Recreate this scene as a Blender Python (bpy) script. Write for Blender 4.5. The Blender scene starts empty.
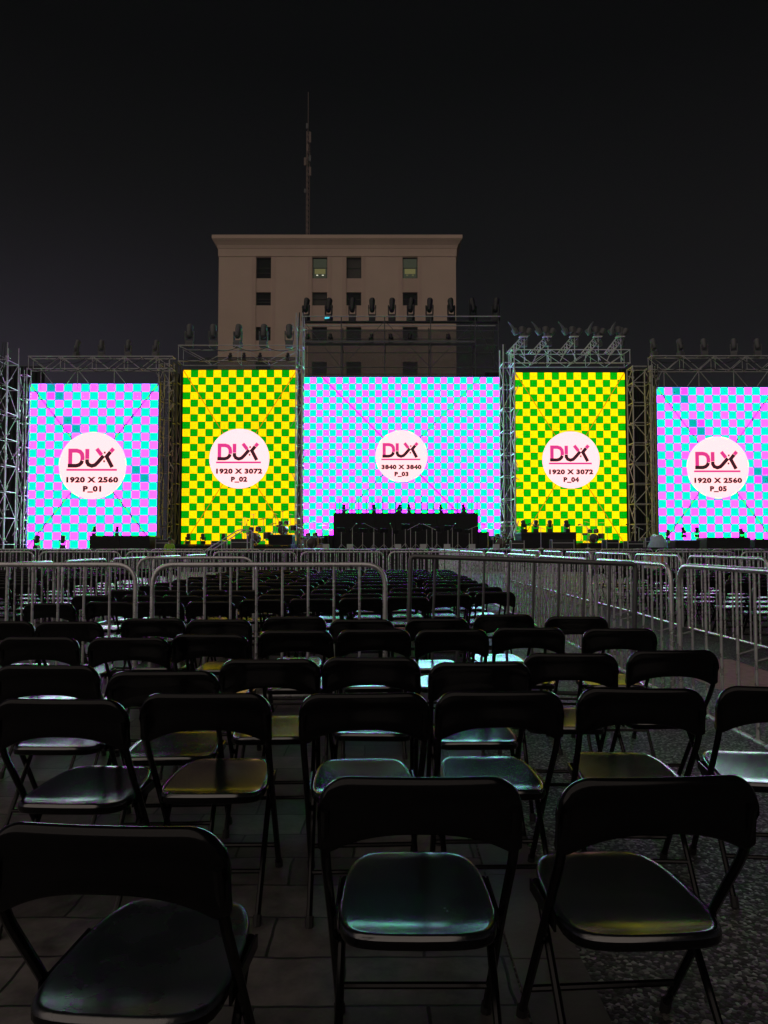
import bpy, math, random
from mathutils import Vector, Matrix
R = math.radians
PI = math.pi
random.seed(7)
sc = bpy.context.scene
COL = sc.collection

# ------------------------------------------------------------------ camera
cd = bpy.data.cameras.new('camera')
cam = bpy.data.objects.new('camera', cd)
COL.objects.link(cam)
cam.location = (0, 0, 1.31)
cam.rotation_euler = (R(90 + 2.63), 0, 0)
cd.sensor_fit = 'VERTICAL'
cd.sensor_height = 36
cd.lens = 26.0
cd.clip_start = 0.05
cd.clip_end = 2000
sc.camera = cam

# ------------------------------------------------------------------ night sky
world = bpy.data.worlds.new('World')
sc.world = world
world.use_nodes = True
wn, wl = world.node_tree.nodes, world.node_tree.links
bg = wn['Background']
tc = wn.new('ShaderNodeTexCoord')
sp = wn.new('ShaderNodeSeparateXYZ')
wl.new(tc.outputs['Generated'], sp.inputs[0])
ramp = wn.new('ShaderNodeValToRGB')
wl.new(sp.outputs['Z'], ramp.inputs[0])
cr = ramp.color_ramp
cr.elements[0].position = 0.0
cr.elements[0].color = (0.015, 0.015, 0.018, 1)
cr.elements[1].position = 0.55
cr.elements[1].color = (0.0022, 0.0022, 0.0025, 1)
e = cr.elements.new(0.14); e.color = (0.0150, 0.0142, 0.0172, 1)
e = cr.elements.new(0.24); e.color = (0.0088, 0.0084, 0.0097, 1)
e = cr.elements.new(0.36); e.color = (0.0058, 0.0056, 0.0062, 1)
# the glow of the town behind the left end of the stage, low in the sky
mr_ = wn.new('ShaderNodeMapRange'); mr_.interpolation_type = 'SMOOTHSTEP'
mr_.inputs['From Min'].default_value = .05; mr_.inputs['From Max'].default_value = -.6
wl.new(sp.outputs['X'], mr_.inputs['Value'])
mz_ = wn.new('ShaderNodeMapRange'); mz_.interpolation_type = 'SMOOTHSTEP'
mz_.inputs['From Min'].default_value = .46; mz_.inputs['From Max'].default_value = .10
wl.new(sp.outputs['Z'], mz_.inputs['Value'])
mm_ = wn.new('ShaderNodeMath'); mm_.operation = 'MULTIPLY'
wl.new(mr_.outputs[0], mm_.inputs[0]); wl.new(mz_.outputs[0], mm_.inputs[1])
nz_ = wn.new('ShaderNodeTexNoise'); nz_.inputs['Scale'].default_value = 2.2; nz_.inputs['Detail'].default_value = 4
wl.new(tc.outputs['Generated'], nz_.inputs['Vector'])
m2_ = wn.new('ShaderNodeMath'); m2_.operation = 'MULTIPLY'
wl.new(mm_.outputs[0], m2_.inputs[0]); wl.new(nz_.outputs['Fac'], m2_.inputs[1])
mix_ = wn.new('ShaderNodeMix'); mix_.data_type = 'RGBA'; mix_.blend_type = 'ADD'; mix_.clamp_result = False
mix_.inputs[7].default_value = (.030, .024, .038, 1)
wl.new(m2_.outputs[0], mix_.inputs[0]); wl.new(ramp.outputs[0], mix_.inputs[6])
wl.new(mix_.outputs[2], bg.inputs[0])
bg.inputs[1].default_value = 1.0

# broad stand-in for the unseen street and sky glow behind the camera
sl = bpy.data.lights.new('sun', 'SUN')
so = bpy.data.objects.new('sun', sl)
COL.objects.link(so)
so.rotation_euler = (R(90 - 36), 0, R(-34))
sl.energy = 0.65
sl.color = (1.0, 0.83, 0.72)
sl.angle = R(110)

sc.view_settings.view_transform = 'Standard'
sc.view_settings.look = 'None'
sc.view_settings.exposure = 0.0
sc.view_settings.gamma = 1.0
sc.view_settings.use_curve_mapping = False
sc.render.engine = 'CYCLES'
sc.cycles.use_denoising = True
sc.cycles.max_bounces = 6
sc.cycles.sample_clamp_indirect = 0

LED = 30.0     # how strongly the screens glow


# ------------------------------------------------------------------ helpers
def tag(o, label=None, cat=None, group=None, kind=None):
    if label: o['label'] = label
    if cat: o['category'] = cat
    if group: o['group'] = group
    if kind: o['kind'] = kind
    return o


def thing(name, label, cat, loc=(0, 0, 0), rz=0.0, group=None, scale=None, rot=None):
    o = bpy.data.objects.new(name, None)
    COL.objects.link(o)
    o.empty_display_size = 0.2
    o.location = loc
    o.rotation_euler = rot if rot else (0, 0, rz)
    if scale: o.scale = (scale,) * 3
    return tag(o, label, cat, group)


def copy_tree(src, parent=None):
    c = src.copy()
    COL.objects.link(c)
    if parent: c.parent = parent
    for ch in list(src.children):
        copy_tree(ch, c)
    return c


class MB:
    """collects shapes for ONE mesh object"""
    def __init__(s):
        s.v, s.f, s.m = [], [], []
        s.cur = 0

    def add(s, vs, fs):
        b = len(s.v)
        s.v += [tuple(p) for p in vs]
        s.f += [tuple(i + b for i in f) for f in fs]
        s.m += [s.cur] * len(fs)

    def box(s, c, d, M=None):
        x, y, z = d[0] / 2, d[1] / 2, d[2] / 2
        vs = [Vector((a * x, b * y, e * z)) for a in (-1, 1) for b in (-1, 1) for e in (-1, 1)]
        if M: vs = [M @ p for p in vs]
        vs = [p + Vector(c) for p in vs]
        s.add(vs, [(0, 1, 3, 2), (4, 6, 7, 5), (0, 4, 5, 1), (2, 3, 7, 6), (0, 2, 6, 4), (1, 5, 7, 3)])

    def bevbox(s, c, d, r=0.02):
        x, y, z = d[0] / 2, d[1] / 2, d[2] / 2
        r = min(r, x * .9, y * .9, z * .9)
        rings = []
        for zz, k in ((-z, r), (-z + r, 0), (z - r, 0), (z, r)):
            rings.append([(c[0] + px, c[1] + py, c[2] + zz) for px, py in
                          ((-x + k, -y + k), (x - k, -y + k), (x - k, y - k), (-x + k, y - k))])
        s.loft(rings, caps=True)

    def loft(s, rings, caps=True, closed=True):
        n = len(rings[0])
        vs = [p for r in rings for p in r]
        fs = []
        for i in range(len(rings) - 1):
            for j in range(n if closed else n - 1):
                k = (j + 1) % n
                fs.append((i * n + j, i * n + k, (i + 1) * n + k, (i + 1) * n + j))
        if caps:
            fs.append(tuple(range(n))[::-1])
            fs.append(tuple(range((len(rings) - 1) * n, len(rings) * n)))
        s.add(vs, fs)

    def tube(s, pts, r, n=8, caps=True, r2=None):
        pts = [Vector(p) for p in pts]
        rings = []
        up = None
        for i, p in enumerate(pts):
            if i == 0: t = pts[1] - p
            elif i == len(pts) - 1: t = p - pts[i - 1]
            else: t = (pts[i + 1] - p).normalized() + (p - pts[i - 1]).normalized()
            t.normalize()
            if up is None:
                up = Vector((0, 0, 1)) if abs(t.z) < .9 else Vector((0, 1, 0))
            a = t.cross(up)
            if a.length < 1e-5: a = t.cross(Vector((1, 0, 0)))
            a.normalize()
            b = a.cross(t).normalized()
            up = b
            rr = r if r2 is None else r + (r2 - r) * i / (len(pts) - 1)
            rings.append([p + a * rr * math.cos(2 * PI * k / n) + b * rr * math.sin(2 * PI * k / n) for k in range(n)])
        s.loft(rings, caps)

    def lathe(s, prof, c=(0, 0, 0), n=16, M=None):
        rings = []
        for r, z in prof:
            ring = [Vector((r * math.cos(2 * PI * k / n), r * math.sin(2 * PI * k / n), z)) for k in range(n)]
            if M: ring = [M @ p for p in ring]
            rings.append([p + Vector(c) for p in ring])
        s.loft(rings, True)

    def build(s, name, mat, parent=None, smooth=True, angle=38, link=True):
        me = bpy.data.meshes.new(name)
        me.from_pydata(s.v, [], s.f)
        mats = mat if isinstance(mat, (list, tuple)) else [mat]
        for m in mats: me.materials.append(m)
        if len(mats) > 1:
            me.polygons.foreach_set('material_index', s.m)
        if smooth:
            me.polygons.foreach_set('use_smooth', [True] * len(me.polygons))
            me.set_sharp_from_angle(angle=R(angle))
        me.update()
        o = bpy.data.objects.new(name, me)
        COL.objects.link(o)
        if parent: o.parent = parent
        return o


def fillet(pts, r, n=5):
    """rounds the inner corners of a polyline"""
    pts = [Vector(p) for p in pts]
    out = [pts[0]]
    for i in range(1, len(pts) - 1):
        p, a, b = pts[i], pts[i - 1], pts[i + 1]
        u, v = (a - p), (b - p)
        k = min(r, u.length * .49, v.length * .49)
        u.normalize(); v.normalize()
        s, e = p + u * k, p + v * k
        for j in range(n + 1):
            t = j / n
            out.append(s * (1 - t) ** 2 + p * 2 * t * (1 - t) + e * t * t)
    out.append(pts[-1])
    return out


# ------------------------------------------------------------------ materials
def mat(name, col, rough=.5, metal=0.0, var=0.0, vscale=8.0, bump=0.0, bscale=60.0, rvar=0.0, spec=.5, coat=0.0):
    m = bpy.data.materials.new(name)
    m.use_nodes = True
    nt = m.node_tree
    N, L = nt.nodes, nt.links
    b = N['Principled BSDF']
    b.inputs['Base Color'].default_value = (*col, 1)
    b.inputs['Roughness'].default_value = rough
    b.inputs['Metallic'].default_value = metal
    b.inputs['Specular IOR Level'].default_value = spec
    b.inputs['Coat Weight'].default_value = coat
    tcn = N.new('ShaderNodeTexCoord')
    no = N.new('ShaderNodeTexNoise')
    no.inputs['Scale'].default_value = vscale
    no.inputs['Detail'].default_value = 6
    L.new(tcn.outputs['Object'], no.inputs['Vector'])
    if var:
        mx = N.new('ShaderNodeMix'); mx.data_type = 'RGBA'
        mx.inputs[6].default_value = (*[c * (1 - var) for c in col], 1)
        mx.inputs[7].default_value = (*[min(1, c * (1 + var)) for c in col], 1)
        L.new(no.outputs['Fac'], mx.inputs[0])
        L.new(mx.outputs[2], b.inputs['Base Color'])
    if rvar:
        mr = N.new('ShaderNodeMapRange')
        mr.inputs['From Min'].default_value = .3
        mr.inputs['From Max'].default_value = .7
        mr.inputs['To Min'].default_value = max(.02, rough - rvar)
        mr.inputs['To Max'].default_value = min(1, rough + rvar)
        L.new(no.outputs['Fac'], mr.inputs['Value'])
        L.new(mr.outputs[0], b.inputs['Roughness'])
    if bump:
        n2 = N.new('ShaderNodeTexNoise')
        n2.inputs['Scale'].default_value = bscale
        n2.inputs['Detail'].default_value = 4
        L.new(tcn.outputs['Object'], n2.inputs['Vector'])
        bp = N.new('ShaderNodeBump')
        bp.inputs['Strength'].default_value = bump
        bp.inputs['Distance'].default_value = .01
        L.new(n2.outputs['Fac'], bp.inputs['Height'])
        L.new(bp.outputs[0], b.inputs['Normal'])
    return m


def glow(name, col, s):
    m = bpy.data.materials.new(name)
    m.use_nodes = True
    N, L = m.node_tree.nodes, m.node_tree.links
    N.remove(N['Principled BSDF'])
    e = N.new('ShaderNodeEmission')
    e.inputs[0].default_value = (*col, 1)
    e.inputs[1].default_value = s
    L.new(e.outputs[0], N['Material Output'].inputs[0])
    return m


class NX:
    """short writing for math nodes"""
    def __init__(s, nt): s.N, s.L = nt.nodes, nt.links

    def m(s, op, a, b=None, c=None):
        n = s.N.new('ShaderNodeMath'); n.operation = op
        for i, v in enumerate((a, b, c)):
            if v is None: continue
            if isinstance(v, (int, float)): n.inputs[i].default_value = v
            else: s.L.new(v, n.inputs[i])
        return n.outputs[0]

    def mix(s, f, a, b):
        n = s.N.new('ShaderNodeMix'); n.data_type = 'RGBA'
        for i, v in ((0, f), (6, a), (7, b)):
            if isinstance(v, tuple): n.inputs[i].default_value = (*v, 1)
            elif isinstance(v, (int, float)): n.inputs[i].default_value = v
            else: s.L.new(v, n.inputs[i])
        return n.outputs[2]


M = {}
M['chair_steel'] = mat('chair_steel', (.0024, .0024, .0030), .20, 0, .3, 20, .015, 250, .03)
M['chair_steel'].node_tree.nodes['Principled BSDF'].inputs['IOR'].default_value = 1.42
M['chair_vinyl'] = mat('chair_vinyl', (.0034, .0046, .0054), .20, 0, .4, 30, .03, 160, .025)
M['chair_vinyl'].node_tree.nodes['Principled BSDF'].inputs['IOR'].default_value = 2.6


def per_object_wear(m, lo, hi, dust):
    """each seat its own gloss and its own dusting of scuffs"""
    nt = m.node_tree; N, L = nt.nodes, nt.links; x = NX(nt)
    b = N['Principled BSDF']
    oi = N.new('ShaderNodeObjectInfo')
    t = N.new('ShaderNodeTexCoord')
    va = N.new('ShaderNodeVectorMath'); va.operation = 'ADD'
    L.new(t.outputs['Object'], va.inputs[0])
    cb = N.new('ShaderNodeCombineXYZ'); L.new(x.m('MULTIPLY', oi.outputs['Random'], 37.0), cb.inputs[0])
    L.new(cb.outputs[0], va.inputs[1])
    n1 = N.new('ShaderNodeTexNoise'); n1.inputs['Scale'].default_value = 6; n1.inputs['Detail'].default_value = 8; n1.inputs['Roughness'].default_value = .7
    mp = N.new('ShaderNodeMapping'); mp.inputs['Scale'].default_value = (1, 3.2, 1); mp.inputs['Rotation'].default_value = (0, 0, .7)
    L.new(va.outputs[0], n1.inputs['Vector'])
    L.new(va.outputs[0], mp.inputs[0])
    n2 = N.new('ShaderNodeTexNoise'); n2.inputs['Scale'].default_value = 38; n2.inputs['Detail'].default_value = 5
    L.new(mp.outputs[0], n2.inputs['Vector'])
    sc_ = x.m('MULTIPLY', x.m('MAXIMUM', 0.0, x.m('SUBTRACT', n1.outputs['Fac'], .5)), x.m('MULTIPLY', n2.outputs['Fac'], 4.0))
    r = x.m('ADD', x.m('MULTIPLY_ADD', oi.outputs['Random'], hi - lo, lo), x.m('MULTIPLY', sc_, .16))
    L.new(r, b.inputs['Roughness'])
    col = x.mix(x.m('MINIMUM', sc_, 1.0), tuple(b.inputs['Base Color'].default_value)[:3], dust)
    L.new(col, b.inputs['Base Color'])


M['rubber'] = mat('rubber', (.012, .012, .012), .7)
M['galv'] = mat('galvanised_steel', (.76, .76, .78), .31, .68, .25, 14, .05, 120, .12)
M['galv_dull'] = mat('weathered_steel', (.34, .34, .35), .42, .9, .3, 14, .08, 100, .12)
M['unlit_galv'] = mat('unlit_dark_steel', (.15, .15, .155), .42, .7, .3, 10, .05, 100, .1)  # darkened steel copy; the barrier's unlit look is put into its colour
M['scaffold'] = mat('scaffold_steel', (.55, .56, .58), .36, .2, .2, 6, 0, 60, .08)
M['scaffold_dark'] = mat('painted_scaffold_steel', (.10, .11, .12), .45, .4, .2, 6)
M['black'] = mat('black_paint', (.010, .010, .012), .5, 0, .3, 5, .04, 40, .1)
M['black_cloth'] = mat('black_stage_cloth', (.012, .012, .014), .85, 0, .3, 3, .2, 20)
M['black_gear'] = mat('black_gear_plastic', (.016, .017, .02), .38, 0, .3, 12, .05, 60, .1)
M['white_paint'] = mat('pale_painted_steel', (.62, .66, .68), .5, 0, .15, 9)
M['chrome'] = mat('chrome', (.6, .6, .62), .2, 1)
M['brass'] = mat('cymbal_bronze', (.55, .38, .12), .3, 1, .2, 20)
M['lens'] = mat('lens_glass', (.05, .06, .08), .06, 0, spec=.9)
M['drum'] = mat('drum_shell', (.05, .03, .02), .25, 0, .3, 8, coat=.5)
M['skin'] = mat('skin', (.42, .25, .17), .55, 0, .1, 20)
M['hair'] = mat('dark_hair', (.015, .011, .009), .6)
M['hivis'] = mat('hi_vis_cloth', (.42, .75, .06), .8, 0, .1, 30)
M['denim'] = mat('blue_denim', (.06, .11, .2), .85, 0, .2, 40)
M['orange'] = mat('orange_plastic', (.75, .2, .07), .5, 0, .1, 9)
M['tarp'] = mat('pale_blue_tarp', (.45, .62, .75), .5, 0, .2, 8, .3, 12)

per_object_wear(M['chair_vinyl'], .145, .205, (.016, .017, .018))
per_object_wear(M['chair_steel'], .13, .20, (.006, .006, .007))

# asphalt with bright grit
def asphalt_material():
    m = mat('asphalt', (.05, .05, .05), .75)
    nt = m.node_tree; N, L = nt.nodes, nt.links; x = NX(nt)
    b = N['Principled BSDF']
    g = N.new('ShaderNodeNewGeometry')
    vo = N.new('ShaderNodeTexVoronoi'); vo.inputs['Scale'].default_value = 80
    L.new(g.outputs['Position'], vo.inputs['Vector'])
    wn_ = N.new('ShaderNodeTexWhiteNoise')
    L.new(vo.outputs['Color'], wn_.inputs[0])
    no = N.new('ShaderNodeTexNoise'); no.inputs['Scale'].default_value = 3; no.inputs['Detail'].default_value = 8
    L.new(g.outputs['Position'], no.inputs['Vector'])
    grit = x.m('POWER', wn_.outputs[0], 5.0)
    base = x.mix(no.outputs['Fac'], (.010, .010, .010), (.056, .054, .051))
    col = x.mix(x.m('MULTIPLY', grit, .8), base, (.42, .40, .37))
    L.new(col, b.inputs['Base Color'])
    bp = N.new('ShaderNodeBump'); bp.inputs['Strength'].default_value = .9; bp.inputs['Distance'].default_value = .006
    h = x.m('ADD', x.m('SUBTRACT', 1.0, vo.outputs['Distance']), x.m('MULTIPLY', wn_.outputs[0], .6))
    L.new(h, bp.inputs['Height'])
    L.new(bp.outputs[0], b.inputs['Normal'])
    L.new(x.m('SUBTRACT', .8, x.m('MULTIPLY', wn_.outputs[0], .4)), b.inputs['Roughness'])
    return m


def paving_material():
    m = mat('stone_paving', (.1, .1, .1), .5)
    nt = m.node_tree; N, L = nt.nodes, nt.links; x = NX(nt)
    b = N['Principled BSDF']
    g = N.new('ShaderNodeNewGeometry')
    mp = N.new('ShaderNodeMapping'); mp.inputs['Location'].default_value = (.11, .07, 0)
    L.new(g.outputs['Position'], mp.inputs[0])
    wob = N.new('ShaderNodeTexNoise'); wob.inputs['Scale'].default_value = 5
    L.new(g.outputs['Position'], wob.inputs['Vector'])
    va = N.new('ShaderNodeVectorMath'); va.operation = 'MULTIPLY_ADD'
    va.inputs[1].default_value = (.03, .03, 0)
    L.new(wob.outputs['Color'], va.inputs[0]); L.new(mp.outputs[0], va.inputs[2])
    br = N.new('ShaderNodeTexBrick')
    br.inputs['Scale'].default_value = 1
    br.inputs['Brick Width'].default_value = .50
    br.inputs['Row Height'].default_value = .25
    br.inputs['Mortar Size'].default_value = .006
    br.inputs['Mortar Smooth'].default_value = .3
    br.inputs['Color1'].default_value = (.105, .096, .09, 1)
    br.inputs['Color2'].default_value = (.22, .20, .188, 1)
    br.inputs['Mortar'].default_value = (.026, .024, .023, 1)
    L.new(va.outputs[0], br.inputs['Vector'])
    no = N.new('ShaderNodeTexNoise'); no.inputs['Scale'].default_value = 7; no.inputs['Detail'].default_value = 9
    no.inputs['Roughness'].default_value = .7
    L.new(g.outputs['Position'], no.inputs['Vector'])
    st = x.m('MULTIPLY', x.m('SUBTRACT', no.outputs['Fac'], .24), 2.1)
    mx = N.new('ShaderNodeMix'); mx.data_type = 'RGBA'; mx.blend_type = 'MULTIPLY'; mx.inputs[0].default_value = .85
    L.new(br.outputs['Color'], mx.inputs[6])
    cmb = N.new('ShaderNodeCombineColor')
    for i in range(3): L.new(st, cmb.inputs[i])
    L.new(cmb.outputs[0], mx.inputs[7])
    L.new(mx.outputs[2], b.inputs['Base Color'])
    rr = x.m('ADD', .36, x.m('MULTIPLY', no.outputs['Fac'], .35))
    L.new(rr, b.inputs['Roughness'])
    n2 = N.new('ShaderNodeTexNoise'); n2.inputs['Scale'].default_value = 28; n2.inputs['Detail'].default_value = 6
    L.new(g.outputs['Position'], n2.inputs['Vector'])
    bp = N.new('ShaderNodeBump'); bp.inputs['Strength'].default_value = .6; bp.inputs['Distance'].default_value = .01
    L.new(x.m('ADD', x.m('MULTIPLY', br.outputs['Fac'], -1.0), x.m('MULTIPLY', n2.outputs['Fac'], .45)), bp.inputs['Height'])
    L.new(bp.outputs[0], b.inputs['Normal'])
    return m


def strip_material():
    m = mat('border_stone', (.10, .092, .086), .5, 0, .4, 6, .3, 30, .12)
    return m


M['asphalt'] = asphalt_material()
M['paving'] = paving_material()
M['border'] = strip_material()
M['pinkpaint'] = mat('faded_pink_paint', (.36, .2, .2), .7, 0, .5, 12, .3, 60)

# ------------------------------------------------------------------ the setting
def sheet(name, x0, x1, y0, y1, z, m, kind='structure'):
    b = MB()
    b.add([(x0, y0, z), (x1, y0, z), (x1, y1, z), (x0, y1, z)], [(0, 1, 2, 3)])
    o = b.build(name, m, smooth=False)
    o['kind'] = kind
    return o

sheet('ground', -500, 500, -60, 1200, 0, M['asphalt'])
sheet('pavement', -14, .40, -6, 36, .004, M['paving'])
b = MB()
y = -6.0
while y < 36:                       # the row of long border stones along the paving edge, open joints between
    b.box((.515, y + .297, .003), (.216, .592, .012))
    y += .6
b.build('pavement_border', M['border'], smooth=False)['kind'] = 'structure'
sheet('painted_strip', 3.05, 4.0, 6.2, 8.6, .004, M['pinkpaint'])

# the thin night haze the screens light up
hm = bpy.data.materials.new('haze'); hm.use_nodes = True
hm.node_tree.nodes.remove(hm.node_tree.nodes['Principled BSDF'])
hv = hm.node_tree.nodes.new('ShaderNodeVolumePrincipled')
hv.inputs['Color'].default_value = (.85, .85, .88, 1)
hv.inputs['Density'].default_value = .00018
hm.node_tree.links.new(hv.outputs[0], hm.node_tree.nodes['Material Output'].inputs['Volume'])
b = MB(); b.box((0, 62, 30), (150, 140, 62)); tag(b.build('haze', hm, smooth=False), kind='stuff')

# ------------------------------------------------------------------ led screens
def display_material(name, kind, lemon, hw, hh, nu, nv, square):
    m = bpy.data.materials.new(name)
    m.use_nodes = True
    nt = m.node_tree; N, L = nt.nodes, nt.links; x = NX(nt)
    N.remove(N['Principled BSDF'])
    t = N.new('ShaderNodeTexCoord')
    s = N.new('ShaderNodeSeparateXYZ'); L.new(t.outputs['Object'], s.inputs[0])
    X, Z = s.outputs['X'], s.outputs['Z']
    u = x.m('MULTIPLY', x.m('ADD', X, hw), nu / (2 * hw))
    v = x.m('MULTIPLY', x.m('SUBTRACT', hh, Z), nv / (2 * hh))
    fu, fv = x.m('FLOOR', u), x.m('FLOOR', v)
    chk = x.m('MODULO', x.m('ADD', x.m('ADD', fu, fv), 1 if kind == 'yg' else 0), 2.0)
    cu, cv = x.m('FRACT', u), x.m('FRACT', v)
    cb = N.new('ShaderNodeCombineXYZ')
    L.new(x.m('FLOOR', x.m('MULTIPLY', u, .5)), cb.inputs[0]); L.new(x.m('FLOOR', x.m('MULTIPLY', v, .5)), cb.inputs[1])
    wn_ = N.new('ShaderNodeTexWhiteNoise'); wn_.noise_dimensions = '2D'; L.new(cb.outputs[0], wn_.inputs['Vector'])
    cb2 = N.new('ShaderNodeCombineXYZ'); L.new(fu, cb2.inputs[0]); L.new(fv, cb2.inputs[1])
    wn2 = N.new('ShaderNodeTexWhiteNoise'); wn2.noise_dimensions = '2D'; L.new(cb2.outputs[0], wn2.inputs['Vector'])
    edge = x.m('MINIMUM', x.m('MINIMUM', cu, x.m('SUBTRACT', 1.0, cu)), x.m('MINIMUM', cv, x.m('SUBTRACT', 1.0, cv)))
    if kind == 'cm':
        S = LED if square else LED * .8
        odd = x.m('GREATER_THAN', wn_.outputs[0], 1.5 if square else .972)
        rm = S * (.20 if square else .42)
        bm = S * (.52 if square else .58)
        mag = x.mix(wn2.outputs[0], (rm, .16, bm), (rm, .23, bm))
        mag = x.mix(odd, mag, (rm, .09, bm))
        # cyan cell with a deeper rim
        mr = N.new('ShaderNodeMapRange'); mr.inputs['From Min'].default_value = .125; mr.inputs['From Max'].default_value = .17
        L.new(edge, mr.inputs['Value'])
        cy = x.mix(mr.outputs[0], (.0, .34, .45), (.0, S * (.74 if square else .84), .80))
        cy = x.mix(odd, cy, (.0, .48, .45))
        col = x.mix(chk, cy, mag)
        col = x.mix(x.m('LESS_THAN', edge, .085), col, (.15, .34, 1.1))
        d1, d2 = ((.75, .02, .4), (.05, .25, .35)) if square else ((.10, .07, .20), (.10, .07, .20))
    else:
        yel = x.mix(wn2.outputs[0], (1.5, .86, .0), (1.5, .98, .0)) if lemon else x.mix(wn2.outputs[0], (1.6, .76, .0), (1.6, .92, .0))
        col = x.mix(chk, (.0, .44, .003) if lemon else (.0, .36, .003), yel)
        d1 = d2 = (.62, .13, .0)
    a = x.m('DIVIDE', X, hw)
    bq = x.m('DIVIDE', Z, hw if square else hh)
    w = .0095 if square else (.0075 if kind == 'yg' else .015)
    l1 = x.m('LESS_THAN', x.m('ABSOLUTE', x.m('ADD', a, bq)), w)
    l2 = x.m('LESS_THAN', x.m('ABSOLUTE', x.m('SUBTRACT', a, bq)), w)
    col = x.mix(l1, col, d1)
    col = x.mix(l2, col, d2)
    em = N.new('ShaderNodeEmission')
    L.new(col, em.inputs[0]); em.inputs[1].default_value = 1.0
    L.new(em.outputs[0], N['Material Output'].inputs[0])
    return m


M['led_white'] = glow('led_white', (2.0, .86, .90), 1.0)
M['led_dark'] = glow('led_dark', (.045, .012, .02), 1.0)
M['led_pink'] = glow('led_pink', (.80, .045, .27), 1.0)


def ribbon(b, pts, w, y):
    """flat stroke with mitred joints in the x-z plane"""
    pts = [Vector((p[0], p[1])) for p in pts]
    Lp, Rp = [], []
    for i, p in enumerate(pts):
        if i == 0: t = (pts[1] - p).normalized(); k = 1
        elif i == len(pts) - 1: t = (p - pts[i - 1]).normalized(); k = 1
        else:
            t0, t1 = (p - pts[i - 1]).normalized(), (pts[i + 1] - p).normalized()
            t = (t0 + t1).normalized(); k = 1 / max(.5, t.dot(t1))
        n = Vector((-t.y, t.x)) * w * .5 * k
        Lp.append((p.x + n.x, y, p.y + n.y)); Rp.append((p.x - n.x, y, p.y - n.y))
    n = len(pts)
    b.add(Lp + Rp, [(i, i + 1, n + i + 1, n + i) for i in range(n - 1)])


def text_mesh(body, width, cap, cx, z, y, bold):
    cu = bpy.data.curves.new('txt', 'FONT')
    cu.body = body
    cu.size = 1
    cu.offset = bold
    cu.space_character = 1.12
    cu.resolution_u = 3
    o = bpy.data.objects.new('txt', cu)
    COL.objects.link(o)
    dg = bpy.context.evaluated_depsgraph_get()
    me = bpy.data.meshes.new_from_object(o.evaluated_get(dg))
    vs = [v.co.copy() for v in me.vertices]
    fs = [tuple(p.vertices) for p in me.polygons]
    bpy.data.objects.remove(o); bpy.data.curves.remove(cu)
    x0, x1 = min(v.x for v in vs), max(v.x for v in vs)
    y0, y1 = 0.0, max(v.y for v in vs)
    out = [(cx + ((v.x - x0) / (x1 - x0) - .5) * width, y, z + (v.y - y0) / (y1 - y0) * cap) for v in vs]
    return out, fs


def led_screen(x0, x1, z0, z1, Y, kind, nu, nv, rad, size, pid, label, square=False):
    hw, hh = (x1 - x0) / 2, (z1 - z0) / 2
    t = thing('led_screen', label, 'screen', ((x0 + x1) / 2, Y, (z0 + z1) / 2), 0, 'test pattern screens on the stage')
    b = MB(); b.box((0, .16, 0), (2 * hw + .10, .30, 2 * hh + .10)); b.build('casing', M['black'], t, False)
    b = MB(); b.add([(-hw, 0, -hh), (hw, 0, -hh), (hw, 0, hh), (-hw, 0, hh)], [(0, 1, 2, 3)])
    b.build('display', display_material('display_' + pid, kind, pid == 'P_04', hw, hh, nu, nv, square), t, False)
    b = MB()
    n = 64
    b.add([(rad * math.cos(2 * PI * k / n), -.012, rad * math.sin(2 * PI * k / n)) for k in range(n)], [tuple(range(n))])
    disc = b.build('logo_disc', M['led_white'], t, False)
    k = rad / 370
    c = lambda px, py: ((px - 365) * k, (445 - py) * k)
    def strokes(lists, w, y): 
        for l in lists: ribbon(b, [c(*p) for p in l], w * k, y)
    b = MB()
    strokes([[(120, 428), (120, 281), (190, 281), (226, 292), (248, 318), (254, 350), (253, 386)],
             [(305, 262), (305, 372)]], 44, -.024)
    strokes([[(408, 260), (462, 330)], [(592, 258), (562, 292)]], 42, -.024)
    strokes([[(80, 492), (632, 492)]], 21, -.024)
    b.build('pink_logo', M['led_pink'], disc, False)
    b = MB()
    strokes([[(94, 447), (185, 447), (218, 438), (242, 416), (252, 390)],
             [(305, 376), (305, 408), (322, 436), (358, 449), (394, 438), (424, 408), (484, 338)],
             [(560, 294), (518, 346), (580, 464)]], 42, -.030)
    for q in ((497, 303), (491, 398)):
        strokes([[(q[0], q[1] - 11), (q[0], q[1] + 11)]], 19, -.030)
    for body, w, zz in ((size, 568, 627), (pid, 200, 727)):
        vs, fs = text_mesh(body, w * k, 60 * k, 0, (445 - zz) * k, -.030, .065)
        b.add(vs, fs)
    b.build('lettering', M['led_dark'], disc, False)
    return t


led_screen(-21.28, -13.52, 1.16, 11.05, 44, 'cm', 15, 20, 2.02, '1920 X 2560', 'P_01',
           'cyan and magenta checkered screen lettered P_01, far left of the stage')
led_screen(-13.43, -5.82, 1.16, 13.07, 49, 'yg', 15, 24, 2.0, '1920 X 3072', 'P_02',
           'yellow and green checkered screen lettered P_02')
led_screen(-6.05, 8.66, 2.05, 13.98, 55, 'cm', 30, 24, 1.95, '3840 X 3840', 'P_03',
           'wide cyan and magenta checkered screen lettered P_03 at the centre', True)
led_screen(8.87, 16.26, 1.16, 13.02, 49.5, 'yg', 15, 24, 1.93, '1920 X 3072', 'P_04',
           'yellow and green checkered screen lettered P_04')
led_screen(16.72, 24.05, 1.16, 11.05, 45, 'cm', 15, 20, 1.9, '1920 X 2560', 'P_05',
           'cyan and magenta checkered screen lettered P_05, cut by the right edge')

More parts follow.
